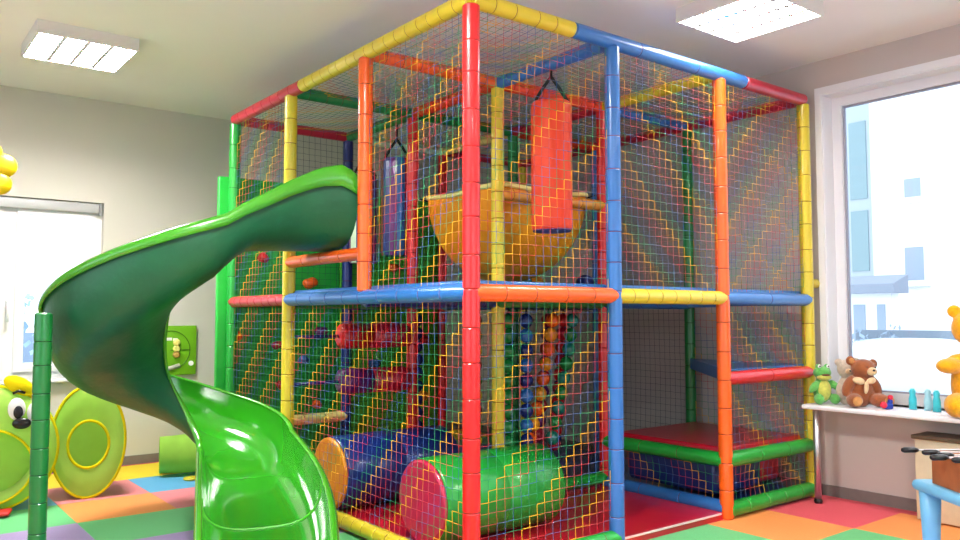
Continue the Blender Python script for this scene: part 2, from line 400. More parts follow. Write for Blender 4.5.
# nets
def net(name, o, u, v, nu, nv, sgn=1, mats=NETC, r=.0016, sag=.02, single=False, phase=0):
    """square mesh; each cord climbs in steps, so a colour belongs to one staircase"""
    o, u, v = Vector(o), Vector(u), Vector(v); n = u.cross(v).normalized()
    g = {}
    for i in range(nu+1):
        for j in range(nv+1):
            a, b = i/nu, j/nv
            d = sag*math.sin(PI*a)*math.sin(PI*b)
            ed = min(i, nu-i, j, nv-j) > 0
            g[i, j] = o + u*a + v*b + n*d + (u.normalized()*random.uniform(-.002, .002) + v.normalized()*random.uniform(-.002, .002) if ed else Vector())
    mb = MB(); nc = len(mats)
    def seg(p, q, c):
        d = (q-p).normalized(); a = n; b = d.cross(n).normalized()
        vs = []; rr = r*(1.3 if c == 0 and nc > 1 else .9 if nc > 1 else 1)
        for w in (p, q):
            for k in range(3):
                t = 2*PI*k/3 + PI/6; vs.append(w + (a*math.cos(t)+b*math.sin(t))*rr)
        mb.add(vs, [(0,1,4,3),(1,2,5,4),(2,0,3,5)], c, True)
    for i in range(nu+1):
        for j in range(nv+1):
            if i < nu:
                k = (j - i) if sgn > 0 else (j + i + 1)
                seg(g[i, j], g[i+1, j], 0 if single else (k+phase) % nc)
            if j < nv:
                k = (j - i + 1) if sgn > 0 else (j + i + 1)
                seg(g[i, j], g[i, j+1], 0 if single else (k+phase) % nc)
    return mb.build(name, mats if not single else [mats[0]], frame)
gp = .05
def face_x(i0, i1, z0, z1, sgn=1, phase=0):
    w = (i1-i0) - 2*gp
    net('safety_net', (i0+gp, 0, z0), (w, 0, 0), (0, 0, z1-z0), round(w/.053), round((z1-z0)/.053), sgn, sag=-.015, phase=phase)
def face_y(j0, j1, z0, z1, sgn=1, phase=0):
    w = (j1-j0)*AY - 2*gp
    net('safety_net', (0, j0*AY+gp, z0), (0, w, 0), (0, 0, z1-z0), round(w/.053), round((z1-z0)/.053), sgn, sag=.015, phase=phase)
up0, up1, lo0, lo1 = M_+.04, H-.04, .1, M_-.04
face_x(0, 1, up0, up1, 1); face_x(1, 2, up0, up1, -1); face_x(2, 3, up0, up1, 1)
face_x(0, 1, lo0, lo1, 1, 3); face_x(2, 3, .91, lo1, -1); face_x(2, 3, .41, .82, -1); face_x(2, 3, .1, .31, -1)
face_y(0, 1, up0, up1, -1); face_y(2, 3, up0, up1, -1); face_y(0, 2, lo0, lo1, -1, 2); face_y(2, 3, lo0, lo1, -1, 5)
net('safety_net', (2, gp, .1), (0, AY-2*gp, 0), (0, 0, .21), 17, 4, 1)
# rear nets, single dark cord
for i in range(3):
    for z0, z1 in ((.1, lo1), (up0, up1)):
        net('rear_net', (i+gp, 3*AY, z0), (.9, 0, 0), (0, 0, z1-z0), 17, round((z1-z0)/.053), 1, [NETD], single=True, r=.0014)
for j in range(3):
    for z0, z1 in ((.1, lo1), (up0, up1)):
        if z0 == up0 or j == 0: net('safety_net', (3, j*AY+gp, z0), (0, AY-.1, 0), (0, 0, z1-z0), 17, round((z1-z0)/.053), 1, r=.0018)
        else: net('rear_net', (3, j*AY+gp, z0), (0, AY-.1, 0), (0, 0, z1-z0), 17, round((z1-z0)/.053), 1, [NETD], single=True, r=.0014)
# roof nets
for i in range(3):
    for j in range(3):
        net('roof_net', (i+gp, j*AY+gp, H), (.9, 0, 0), (0, .92, 0), 18, 18, 1 if (i+j) % 2 else -1, sag=-.03, r=.0014, phase=i+2*j)

# ------------------------------------------------------------------ mats
fm = tag(MB().box((.06, .0, .001), (1.99, 3.0, .045)).build('floor_mat', [REDMAT]), 'glossy red padded mat covering the ground inside the play frame', 'mat')
MB().box((1.05, -.012, .036), (1.93, -.001, .046)).build('piping', MATEDGE, fm)
tag(MB().rbox((2.05, .05, .37), (2.96, AY-.05, .425), .015).build('platform_pad', REDMAT), 'dark red padded platform above the lowest net at the right front corner', 'platform')
tag(MB().rbox((2.1, .15, .1), (2.62, .9, .31), .03).build('foam_block', NAVY), 'navy blue foam block stored under the red platform', 'foam block')
tag(MB().rbox((2.66, .2, .1), (2.93, .85, .27), .03).build('foam_block', CRIMSON), 'crimson foam block stored under the red platform', 'foam block')
tag(MB().box((2.02, .05, .001), (2.97, 3.0, .045)).build('floor_mat', NAVY), 'dark blue mat on the ground under the platform', 'mat')

# ------------------------------------------------------------------ climbing board
cb = thing('climbing_board', 'bright green climbing wall board studded with coloured holds behind the netting', 'climbing wall')
MB().rbox((-.1, 3.115, .02), (.96, 3.16, 2.36), .01).build('board', mat('green_board_paint', '#20b03c', .4, noise=.06, nscale=3), cb)
MB().rbox((.965, 3.115, .02), (2.0, 3.16, 2.33), .01).build('board', mat('green_board_paint_light', '#54c832', .4, noise=.06, nscale=3), cb)
for x, z, m, r in ((.049,1.108,ORANGE,.05),(.751,.524,ORANGE,.045),(.79,1.13,PURPLE,.06),(1.304,.843,BLUE,.06),(1.833,1.043,RED,.055),(.684,1.538,ORANGE,.06),
                   (.438,.706,RED,.045),(.40,1.03,CRIMSON,.045),(.26,1.73,RED,.05),(1.82,.54,ORYEL,.06),(1.55,.62,ORYEL,.05),(.35,2.05,YELLOW,.05),(1.5,1.7,ORANGE,.05),(1.2,1.95,BLUE,.05),(.62,.9,BLUE,.045)):
    q = MB(); q.ell((x, 3.112, z), (r, .05, r*.8), nu=14, nv=9)
    for v in range(len(q.v)):
        p = Vector(q.v[v]); k = 1 + .18*math.sin(9*p.x*6+4*p.z*8); q.v[v] = (x+(p.x-x)*k, p.y, z+(p.z-z)*k)
    q.build('hold', m, cb)

# ------------------------------------------------------------------ spiral slide
sl = thing('spiral_slide', 'green fibreglass spiral slide curling down from the upper level to the floor', 'slide')
AX, AYc, RI, RO = -.74, 1.97, .11, .73
def ro(a): return RO - .065*min(1, max(0, (a-100)/120))
def ri(a): return RI + .03*min(1, max(0, (a-240)/49))
def lerp(a, b, t): return a + (b-a)*t
def interp(tab, x):
    for (xa, *va), (xb, *vb) in zip(tab, tab[1:]):
        if xa <= x <= xb:
            t = (x-xa)/(xb-xa); return [lerp(p, q, t) for p, q in zip(va, vb)]
    return list(tab[-1][1:]) if x > tab[-1][0] else list(tab[0][1:])
# station parameter s -> (z inner rim, z outer rim, z floor, lip band height)
tab = [(-.79, 2.0, 2.08, 1.68, .11), (-.70, 2.06, 2.15, 1.68, .12), (-.56, 2.04, 2.12, 1.675, .10), (-.38, 1.95, 2.03, 1.67, .08), (-.2, 1.84, 1.93, 1.655, .07), (-.09, 1.76, 1.87, 1.57, .06), (0, 1.67, 1.81, 1.48, .055), (20, 1.55, 1.72, 1.35, .05),
       (45, 1.42, 1.60, 1.19, .045), (90, 1.18, 1.38, .95, .04), (135, .98, 1.13, .77, .035), (180, .82, .90, .61, .035), (225, .68, .73, .45, .035), (270, .54, .60, .34, .035),
       (289, .47, .53, .28, .035), (289.5, .47, .53, .28, .035), (290.5, .34, .40, .16, .035), (291.7, .20, .23, .07, .03)]
stations = []
def add_st(s, inn, out): stations.append((inn, out, interp(tab, s)))
for k in range(0, 15):
    t = k/15; x = lerp(.03, AX, t); fl_ = .09*max(0, 1-t*2.2)**1.5
    stations.append(((x, AYc-RI), (x, AYc-RO-fl_), interp(tab, -.79 + .79*t)))
N = 58
EA = 289
for k in range(N+1):
    a = EA*k/N; phi = R(-90 - a)
    stations.append(((AX+ri(a)*math.cos(phi), AYc+ri(a)*math.sin(phi)), (AX+ro(a)*math.cos(phi), AYc+ro(a)*math.sin(phi)), interp(tab, a)))
a = EA; phi = R(-90-EA); hd = Vector((math.sin(phi), -math.cos(phi)))
LE = 1.75
for k in range(1, 13):
    t = k/12; d = hd*LE*t
    i0 = Vector((AX+ri(a)*math.cos(phi), AYc+ri(a)*math.sin(phi))) + d; o0 = Vector((AX+ro(a)*math.cos(phi), AYc+ro(a)*math.sin(phi))) + d + Vector((.09*math.sin(PI*t), 0))
    stations.append((tuple(i0), tuple(o0), interp(tab, 289.5 + 2.2*t)))
NS = 22
def section(st, off=0.0):
    (xi, yi), (xo, yo), (zi, zo, zf, band) = st
    pts = []
    for k in range(NS+1):
        a = PI*k/NS
        c, s_ = math.cos(a), math.sin(a)
        u = .5 - .5*math.copysign(abs(c)**.62, c)
        w = abs(s_)**.8
        zr = lerp(zi, zo, u); z = zr + (zf-zr)*w
        pts.append(Vector((lerp(xi, xo, u), lerp(yi, yo, u), z)))
    if off:
        res = []
        ctr = (pts[0]+pts[-1])/2
        for k, p in enumerate(pts):
            q0, q1 = pts[max(k-1, 0)], pts[min(k+1, NS)]
            tang = (q1-q0).normalized(); side = (pts[-1]-pts[0]); side.z = 0; side.normalize()
            nrm = Vector((side.x*tang.z, side.y*tang.z, -(tang.x*side.x+tang.y*side.y)))
            res.append(p + nrm*off)
        return res
    return pts
inn = [section(s) for s in stations]; out = [section(s, .012) for s in stations]
MB().loft(inn, 0, closed=False).build('chute', SL_IN, sl)
ob = MB().loft(out, 0, closed=False)
ob.add(inn[0]+out[0], [(k, k+1, NS+2+k, NS+1+k) for k in range(NS)]); ob.add(inn[-1]+out[-1], [(k, k+1, NS+2+k, NS+1+k) for k in range(NS)])
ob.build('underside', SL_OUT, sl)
def rim(side):
    rings = []
    for st, sec in zip(stations, inn):
        p = sec[-1] if side else sec[0]; band = st[3-1][3] if side else .03
        sd = (sec[-1]-sec[0]); sd.z = 0; sd.normalize()
        if not side: sd = -sd
        w = .034 if side else .028
        zz = Vector((0, 0, 1))
        rings.append([p - sd*.004 + zz*-.004, p + zz*.010, p + sd*w*.6 + zz*.012, p + sd*w + zz*0, p + sd*(w+.006) - zz*band*.5, p + sd*(w+.002) - zz*band, p + sd*(w-.012) - zz*(band+.002), p + sd*.014 - zz*.012])
    return MB().loft(rings, 0, True, True)
rim(True).build('outer_rim', SL_RIM, sl); rim(False).build('inner_rim', SL_RIM, sl)
# joint flange across the exit
js = [s for s in range(len(inn))][15+N+6]
MB().tube([p + Vector((0, 0, .003)) for p in inn[js]], .006, 8).build('joint', SL_RIM, sl)
foam_bar('support_post', (-1.53, 1.72, 0), (-1.53, 1.72, 1.28), DGREEN, .044, .15, SEAMG, parent=sl)

# ------------------------------------------------------------------ hanging bags
def bag(x, y, ztop, L, r, m, label, stripes=None, hook=None):
    t = thing('punching_bag', label, 'punching bag', (x, y, ztop-L), 'hanging punching bags')
    if not stripes:
        MB().lathe([(r*.9, 0), (r*.98, .012), (r, .03), (r, L-.03), (r*.97, L-.01), (r*.88, L)], n=32).build('body', m, t)
    else:
        n = 24; b = MB(); zs_ = [0, .03, L-.03, L]; rs = [r*.93, r, r, r*.9]
        for q in range(3):
            for k in range(n):
                a0, a1 = 2*PI*k/n, 2*PI*(k+1)/n
                vs = [(rs[q]*math.cos(a0), rs[q]*math.sin(a0), zs_[q]), (rs[q]*math.cos(a1), rs[q]*math.sin(a1), zs_[q]), (rs[q+1]*math.cos(a1), rs[q+1]*math.sin(a1), zs_[q+1]), (rs[q+1]*math.cos(a0), rs[q+1]*math.sin(a0), zs_[q+1])]
                b.add(vs, [(0, 1, 2, 3)], (k//2) % len(stripes))
        b.add([(rs[0]*math.cos(2*PI*k/n), rs[0]*math.sin(2*PI*k/n), 0) for k in range(n)], [tuple(range(n-1, -1, -1))], 0)
        b.add([(rs[3]*math.cos(2*PI*k/n), rs[3]*math.sin(2*PI*k/n), L) for k in range(n)], [tuple(range(n))], 0)
        b.build('body', stripes, t)
    hz = H - PR - (ztop-L)
    # straps lie in the picture-facing plane
    sx, sy = r*.8*.79, -r*.8*.62
    s = MB()
    for k in (1, -1):
        s.tube([(k*sx, k*sy, L-.06), (k*sx*.98, k*sy*.98, L+.01), (k*sx*.5, k*sy*.5, L+.09), (0, 0, L+.16)], .011, 8)
    s.tube([(0, 0, L+.15), (0, 0, hz)], .009, 8)
    s.build('strap', CORD, t)
    if not stripes: MB().lathe([(r*.93, -.004), (r*.93, .004)], n=32).build('base_cap', mat('bag_base_dark', '#4a2a5a', .5), t)
    return t
bag(1.0, .5, 2.565, .79, .125, BAGRED, 'orange-red cylindrical punching bag hanging in the upper front corner')
bag(1.0, 2.27, 2.49, .76, .12, None, 'purple, blue and red striped punching bag hanging left of the orange bowl', [NAVY, PURPLE, BLUE, CRIMSON, PURPLE, BROWN])
bag(1.0, 2.78, 2.42, .72, .12, None, 'magenta and white striped punching bag partly behind the short orange pole', [MAGENTA, PURPLE, PALELITGREEN, NAVY])

# ------------------------------------------------------------------ bowl hammock
hb = thing('fabric_bowl', 'large orange-yellow bowl swing hung between four poles on the upper level', 'bowl')
def bowl(off):
    rings = []; cx, cy = 1.5, 1.5*AY
    nr = 14; na = 40
    for i in range(nr+1):
        t = i/nr; ring = []
        for k in range(na):
            a = 2*PI*k/na; c, s_ = math.cos(a), math.sin(a)
            e_ = .45; ux = math.copysign(abs(c)**e_, c); uy = math.copysign(abs(s_)**e_, s_)
            q = math.sin(t*PI/2)**.85
            corner = abs(math.sin(2*a))
            z = 1.52 + (.60 + .03*corner)*(1-math.cos(t*PI/2))**.9
            ring.append(Vector((cx + .485*ux*q, cy + .495*uy*q, z - off)))
        rings.append(ring)
    return rings
b = MB().loft(bowl(0), 0, True, False).loft([list(r) for r in bowl(.012)], 0, True, False); b.build('shell', HAMM, hb)
MB().tube(bowl(0)[-1] + [bowl(0)[-1][0]], .018, 8).build('rim', PALELITYEL, hb)

for sx in (-1, 1):
    for sy in (-1, 1):
        MB().tube([(1.5+sx*.40, 1.5*AY+sy*.41, 2.12), (1.5+sx*.462, 1.5*AY+sy*.472, 2.15)], .006, 6).build('suspension_cord', CORD, hb)
# ------------------------------------------------------------------ rollers
def roller(x0, x1, y, z, r, m, dm, label):
    t = thing('foam_roller', label, 'roller', (x0, y, z))
    Mq = Vector((1, 0, 0)).to_track_quat('Z', 'Y').to_matrix(); L = x1-x0
    MB().lathe([(r*.96, .001), (r, .02), (r, L*.5-.004), (r*.985, L*.5), (r, L*.5+.004), (r, L-.02), (r*.93, L)], (0,0,0), Mq, 44).build('barrel', m, t)
    MB().lathe([(r*.9, -.02), (r*.97, -.012), (r*.97, .0)], (0,0,0), Mq, 40).build('end_disc', dm, t)
    return t
roller(.10, .94, .55, .275, .228, GREEN, MAGENTA, 'big green vinyl roller with a magenta end disc lying near the front corner')
roller(.08, .94, 1.56, .275, .228, NAVY, ORYEL, 'dark blue vinyl roller with an orange end disc behind the green roller')
def squeeze(z, m, m2, label):
    t = thing('squeeze_roller', label, 'roller', (.38, 2.04, z), 'squeeze rollers')
    Mq = Vector((1, 0, 0)).to_track_quat('Z', 'Y').to_matrix()
    MB().lathe([(.05, 0), (.085, .02), (.09, .04), (.09, .25)], (0,0,0), Mq, 28).build('sleeve', m, t)
    MB().lathe([(.09, .25), (.09, .54), (.07, .57)], (0,0,0), Mq, 28).build('sleeve', m2, t)
    MB().tube([(-.34, 0, 0), (0, 0, 0)], .012, 8).build('axle', NAVY, t)
    return t
squeeze(1.12, RED, CRIMSON, 'red padded squeeze roller mounted high in front of the climbing wall')
squeeze(.80, PURPLE, CRIMSON, 'purple and red padded squeeze roller mounted below the red one')

# ------------------------------------------------------------------ bead ropes
def beadrope(x, y, mats_, label, n=10, r=.05, lean=(0, 0), ztop=1.28, step=.105):
    t = thing('bead_rope', label, 'hanging beads', (x, y, 0), 'hanging foam bead ropes')
    pts = [(lean[0]*(k/8)**1.3, lean[1]*(k/8)**1.3, ztop - step*k) for k in range(0, n+1)]
    MB().tube([(0, 0, 1.385)] + pts, .006, 6).build('rope', CORD, t)
    for k in range(n):
        p = (Vector(pts[k]) + Vector(pts[k+1]))/2
        MB().ell(p, (r, r, step*.5), nu=14, nv=8).build('bead', mats_[k % len(mats_)], t)
    return t
beadrope(1.28, 1.25, [DGREEN], 'dark green foam bead rope hanging right of the inner yellow pole')
beadrope(1.42, 1.22, [NAVY, BLUE], 'blue foam bead rope hanging between the dark green and orange ones', 10)
beadrope(1.72, 1.26, [ORANGE, ORYEL], 'orange and yellow foam bead rope curving down to the left', 10, lean=(-.22, 0))
beadrope(1.80, 1.40, [CRIMSON, PURPLE], 'crimson and purple foam bead rope behind the orange one', 10, lean=(-.1, 0))
beadrope(1.88, 1.22, [TEAL, DGREEN], 'teal and green foam bead rope leaning left beside the blue pole', 9, lean=(-.2, 0))
beadrope(2.05, 1.5, [RED, CRIMSON], 'red foam bead rope nearest the blue corner pole', 10, lean=(-.08, 0))
beadrope(2.25, 1.7, [TEAL, NAVY], 'navy and teal foam bead rope farthest back on the right', 10, lean=(-.08, 0))
beadrope(1.15, 1.45, [BROWN, DGREEN, YELLOW], 'brown, green and yellow foam bead rope seen left of the red corner pole', 11, .045)
beadrope(1.32, 1.75, [BLACKV, DGREEN], 'black and dark green foam bead rope seen between red and yellow poles', 11, .045)
beadrope(1.25, 2.35, [NAVY], 'navy foam bead rope close to the inner red pole', 11, .05)
for x, y, m, lb in ((1.85, 1.75, TEAL, 'dark teal foam ball on the upper deck under the orange bowl'), (2.12, 1.9, ORYEL, 'orange foam ball on the upper deck right of the teal one'), (2.35, 1.55, NAVY, 'navy foam ball on the upper deck near the inner red pole')):
    tag(MB().ell((x, y, 1.437+.08), .08).build('foam_ball', m), lb, 'ball')

# ------------------------------------------------------------------ play tents
def tunnel(name, label, c, rot, rx, rz, L, hole, cat='play tunnel'):
    t = thing(name, label, cat, c); t.rotation_euler = (0, 0, rot)
    n = 44
    def ring(kx, kz, y, sk=0): return [Vector((kx*math.cos(2*PI*k/n), y, rz + kz*math.sin(2*PI*k/n) + sk)) for k in range(n)]
    f = MB(); rs = [ring(rx, rz, 0), ring(rx*.85, rz*.86, -.012), ring(lerp(rx, hole, .6), lerp(rz, hole*1.2, .6), -.012), ring(hole, hole*1.25, 0, -.02)]
    f.loft(rs, 0); f.build('front_panel', LIME, t)
    f = MB(); rs = [ring(rx, rz, 0), ring(rx*.94, rz*.95, L*.25), ring(rx*.98, rz*.98, L*.5), ring(rx*.93, rz*.94, L*.75), ring(rx*.9, rz*.92, L)]
    f.loft(rs, 0); f.build('sleeve', LIMED, t)
    f = MB(); f.add(ring(rx*.9, rz*.92, L), [tuple(range(n))]); f.build('back_panel', LIMED, t)
    for (kx, kz, sk) in ((rx, rz, 0), (hole, hole*1.25, -.02)):
        p = ring(kx, kz, 0, sk); MB().tube(p+[p[0], p[1]], .010, 8, caps=False).build('piping', YCLOTH, t)
    return t
tunnel('play_tunnel', 'lime green round play tunnel with yellow piping and an open hole, left of the slide', (-1.0, 3.08, .008), R(-8), .235, .385, .32, .13)
tunnel('play_tunnel', 'small lime green collapsed tunnel standing behind the lower slide', (-.02, 3.50, .008), R(75), .16, .155, .36, .09)
ct = thing('play_tent', 'lime green round play tent with a cat-like face, at the left edge', 'play tent', (-1.61, 3.02, .01)); ct.rotation_euler = (0, 0, R(-16))
n = 48; rx, rz = .40, .40
rs = []
for k_, y in ((1, 0), (.97, -.03), (.86, -.055), (.7, -.07)):
    rs.append([Vector((rx*k_*math.cos(2*PI*k/n), y, rz + rz*k_*math.sin(2*PI*k/n))) for k in range(n)])
def mouth(k, y): return Vector((.27*math.cos(2*PI*k/n), y, .29 + .24*math.sin(2*PI*k/n)))
MB().loft(rs + [[mouth(k, -.07) for k in range(n)]], 0).build('face_panel', LIME, ct)
MB().loft([[mouth(k, -.07) for k in range(n)], [mouth(k, -.02) for k in range(n)]], 0, False, True).build('mouth_mesh', LIMED, ct)
p = rs[0]; MB().tube(p+[p[0]], .012, 8, caps=False).build('piping', YCLOTH, ct)
p = [mouth(k, -.075) for k in range(n)]; MB().tube(p+[p[0]], .008, 8, caps=False).build('piping', YCLOTH, ct)
MB().loft([[Vector((rx*k_*math.cos(2*PI*k/n), y, rz + rz*k_*math.sin(2*PI*k/n))) for k in range(n)] for k_, y in ((1, 0), (.97, .2), (.8, .4), (.4, .5))], 0, False, True).build('back_dome', LIMED, ct)
for sx in (.14, -.14):
    MB().ell((sx+.03*(1 if sx > 0 else -1), -.02, .80), (.10, .03, .055), Euler((0, R(30 if sx > 0 else -30), 0)).to_matrix()).build('ear', YCLOTH, ct)
for sx in (.165, .275):
    MB().ell((sx, -.065, .655 - (sx-.165)*.25), (.052, .022, .072)).build('eye', EYEW, ct)
    MB().ell((sx+.012, -.084, .635 - (sx-.165)*.25), (.028, .010, .042)).build('pupil', BLACK, ct)
MB().ell((.20, -.098, .565), (.055, .022, .036)).build('nose', BLACK, ct)
MB().tube([(.14, -.06, .755), (.17, -.06, .77), (.21, -.055, .755)], .009, 8).build('eyebrow', BLACK, ct)
MB().rbox((-.18, -.20, .004), (.16, -.06, .028), .01).build('tongue', mat('tongue_red', '#e02a2a', .6), ct)
tag(MB().lathe([(.05, .001), (.06, .01), (.05, .022)], (-.22, 3.28, 0)).build('foam_disc', YELLOW), 'small yellow foam disc on the blue floor tile behind the slide', 'disc')

# hanging yellow flower decoration at the left edge
fl = thing('hanging_decoration', 'yellow inflatable flower hanging at the upper left edge of the picture', 'decoration', (-1.70, 2.9, 2.2))
bmm = MB(); bmm.ell((0, 0, 0), (.09, .05, .09))
for k in range(6):
    a = 2*PI*k/6 + .3; bmm.ell((.12*math.cos(a), 0, .12*math.sin(a)), (.075, .045, .075))
bmm.build('petals', mat('yellow_inflatable', '#f4cc10', .4), fl)
MB().tube([(0, 0, .16), (0, 0, HC-2.2)], .002, 5).build('string', CORD, fl)

# wall game board
gb = thing('wall_game_board', 'green wall-mounted bead game board beside the slide', 'wall game', (0, Y1, 0))
MB().rbox((-.32, -.035, .745), (.118, -.002, 1.18), .008).build('board', mat('lime_board', '#6fae16', .5, noise=.04), gb)
ring_ = [(-.11+.17*math.cos(2*PI*k/40), -.037, .965+.17*math.sin(2*PI*k/40)) for k in range(41)]
MB().tube(ring_, .0035, 6).tube([(-.11, -.037, .965), (.06, -.037, .965)], .003, 6).tube([(-.30, -.037, .965), (-.17, -.037, .965)], .003, 6).build('groove', mat('groove_green', '#3c6a10', .7), gb)
for k in range(3): MB().lathe([(.03, 0), (.032, .012), (.02, .03)], (-.06, -.034, 1.03-.052*k), Euler((R(90), 0, 0)).to_matrix(), 18).build('bead', mat('bead_cream', '#e6dc7a', .4) if k < 2 else mat('bead_tan', '#b8944a', .4), gb)
MB().box((-.20, -.039, 1.05), (-.10, -.034, 1.075)).box((-.09, -.039, 1.045), (-.05, -.034, 1.07)).build('white_caption', EYEW, gb)
MB().lathe([(.022, 0), (.022, .01)], (.07, -.034, .845), Euler((R(90), 0, 0)).to_matrix(), 16).build('knob', EYEW, gb)
MB().tube([(-.17, -.04, .80), (-.1, -.04, .81), (-.03, -.04, .83)], .02, 10).build('slider', mat('slider_grey', '#b8b8a8', .5), gb)

# ------------------------------------------------------------------ table by the window
TZ = .658
tb = thing('wall_table', 'long white narrow table under the window holding soft toys', 'table')
MB().rbox((2.79, -2.6, TZ-.03), (3.097, -.055, TZ), .008).build('table_top', WHITE, tb)
for y in (-.13, -2.5):
    lg = MB().lathe([(.022, .03), (.022, TZ-.03)], (2.845, y, 0), n=20).build('leg', CHROME, tb)
    MB().lathe([(.026, 0), (.028, .015), (.024, .03)], (2.845, y, 0), n=20).build('foot', BLACK, lg)

# plush toys ---------------------------------------------------------------
def fur(n, c): return mat(n, c, .95, .2, noise=.14, nscale=60, bump=.6, bscale=180, sheen=.4)
def plush(name, label, loc, rotz, parts, s=1):
    """parts: list of (part_name, material, [ellipsoids]) - first is the body"""
    root = None
    for i, (pn, m, els) in enumerate(parts):
        b = MB()
        for el in els:
            c, r = el[0], el[1]; rot = Euler([R(a) for a in el[2]]).to_matrix() if len(el) > 2 else None
            b.ell(Vector(c)*s, tuple(v*s for v in r), rot, nu=18, nv=12)
        if i == 0:
            o = b.build(name, m); o.location = loc; o.rotation_euler = (0, 0, rotz)
            md = o.modifiers.new('r', 'REMESH'); md.mode = 'VOXEL'; md.voxel_size = .006; md.use_smooth_shade = True
            ms = o.modifiers.new('s', 'SMOOTH'); ms.iterations = 4; ms.factor = .5
            tag(o, label, 'soft toy'); root = o
        else: b.build(pn, m, root)
    return root
TOY = R(-38)   # local -Y looks towards the viewer
BRN = fur('brown_fur', '#9a5630'); BRNL = fur('tan_fur', '#c98c50'); BEI = fur('beige_fur', '#cbb9a6'); CRM = fur('cream_fur', '#e8c69a')
GRN = fur('frog_green_fur', '#62b456'); GRNY = fur('frog_belly_yellow', '#d0cf60'); YFUR = fur('golden_fur', '#f2a90c')
plush('plush_bear', 'brown teddy bear with a cream bow sitting on the white table', (2.975, -.37, TZ), TOY, [
    ('body', BRN, [((0,0,.10),(.085,.07,.105)), ((.02,-.01,.235),(.075,.065,.062)), ((.085,0,.265),(.03,.018,.032)), ((-.055,0,.285),(.03,.018,.03)),
                   ((-.085,-.03,.13),(.033,.035,.07),(0,25,0)), ((.085,-.02,.13),(.033,.035,.07),(0,-25,0)),
                   ((-.07,-.075,.045),(.048,.07,.042),(0,0,-18)), ((.085,-.075,.045),(.05,.07,.042),(0,0,25))]),
    ('muzzle', CRM, [((.045,-.07,.222),(.032,.026,.026))]), ('nose', BLACK, [((.045,-.097,.23),(.009,.006,.007))]),
    ('eye', BLACK, [((.015,-.067,.248),(.006,.006,.006))]), ('eye', BLACK, [((.07,-.062,.246),(.006,.006,.006))]),
    ('inner_ear', BRNL, [((-.055,-.017,.285),(.018,.006,.018))]),
    ('bow', CRM, [((-.04,-.075,.165),(.04,.014,.022),(0,15,0)), ((.035,-.078,.165),(.03,.014,.02),(0,-15,0)), ((.0,-.085,.125),(.014,.01,.04),(0,6,0))]),
    ('foot_pad', BRNL, [((-.082,-.142,.045),(.03,.01,.03))]), ('foot_pad', BRNL, [((.115,-.138,.045),(.03,.01,.03))])], s=1.06)
plush('plush_bear', 'pale beige fluffy bear slumped against the window behind the brown teddy', (3.03, -.25, TZ), TOY, [
    ('body', BEI, [((0,0,.09),(.07,.045,.10)), ((.01,0,.24),(.07,.05,.065)), ((-.05,0,.285),(.028,.018,.026)), ((.065,0,.295),(.028,.018,.026)), ((-.05,-.02,.09),(.03,.03,.06))]),
    ('muzzle', CRM, [((.0,-.045,.225),(.025,.018,.02))]), ('nose', BLACK, [((0,-.064,.23),(.007,.005,.006))])])
plush('plush_frog', 'green plush frog with yellow belly at the left end of the white table', (2.93, -.13, TZ), TOY+.1, [
    ('body', GRN, [((0,0,.09),(.058,.05,.085)), ((0,-.005,.20),(.058,.05,.04)), ((-.028,-.01,.238),(.02,.018,.02)), ((.03,-.01,.238),(.02,.018,.02)),
                   ((-.068,-.02,.11),(.022,.024,.045),(0,35,0)), ((.072,-.025,.12),(.022,.024,.045),(0,-45,0)),
                   ((-.052,-.055,.036),(.03,.04,.034)), ((.055,-.055,.036),(.03,.04,.034))]),
    ('belly', GRNY, [((0,-.018,.09),(.046,.046,.07))]), ('jaw', GRNY, [((.0,-.028,.172),(.046,.04,.022))]),
    ('mouth', mat('mouth_dark', '#5a1a10', .6), [((0,-.046,.188),(.028,.026,.007))]),
    ('eye', EYEW, [((-.028,-.026,.242),(.012,.006,.012))]), ('eye', EYEW, [((.03,-.026,.242),(.012,.006,.012))]),
    ('pupil', BLACK, [((-.028,-.032,.242),(.005,.003,.005))]), ('pupil', BLACK, [((.03,-.032,.242),(.005,.003,.005))])], s=1.06)
plush('plush_bear', 'large golden yellow plush bear sitting at the right edge of the table', (2.955, -1.07, TZ), R(-60), [
    ('body', YFUR, [((0,0,.17),(.11,.09,.17)), ((0,-.01,.47),(.10,.085,.10)), ((-.08,0,.56),(.035,.02,.035)), ((.08,0,.56),(.035,.02,.035)),
                    ((0,-.02,.34),(.06,.06,.07)),
                    ((-.115,-.06,.27),(.055,.085,.042),(0,0,-50)), ((-.06,-.02,.29),(.07,.05,.045)), ((.12,-.05,.27),(.055,.08,.042),(0,0,40)),
                    ((-.095,-.09,.066),(.062,.10,.064),(0,0,-15)), ((.10,-.09,.066),(.062,.10,.064),(0,0,15))]),
    ('muzzle', YFUR, [((0,-.09,.45),(.045,.035,.032))]), ('nose', BLACK, [((0,-.127,.46),(.013,.008,.01))]),
    ('eye', BLACK, [((-.035,-.088,.49),(.007,.006,.009))]), ('eye', BLACK, [((.035,-.088,.49),(.007,.006,.009))])], s=1.12)
tr = thing('toy_figure', 'small red and blue plastic toy beside the foot of the brown teddy', 'toy', (2.93, -.545, TZ)); tr.rotation_euler = (0, 0, TOY)
MB().rbox((0, -.02, 0), (.055, .02, .04), .01).rbox((.03, -.015, .035), (.055, .015, .062), .008).build('body', mat('toy_blue', '#1c3aa0', .4), tr)
MB().ell((-.005, -.01, .028), .022).ell((.045, 0, .075), .017).build('knobs', mat('toy_red', '#d8203c', .4), tr)
CY = mat('cyan_plastic', '#3cc8d8', .3); CYL = mat('pale_cyan_plastic', '#a8dce8', .3)
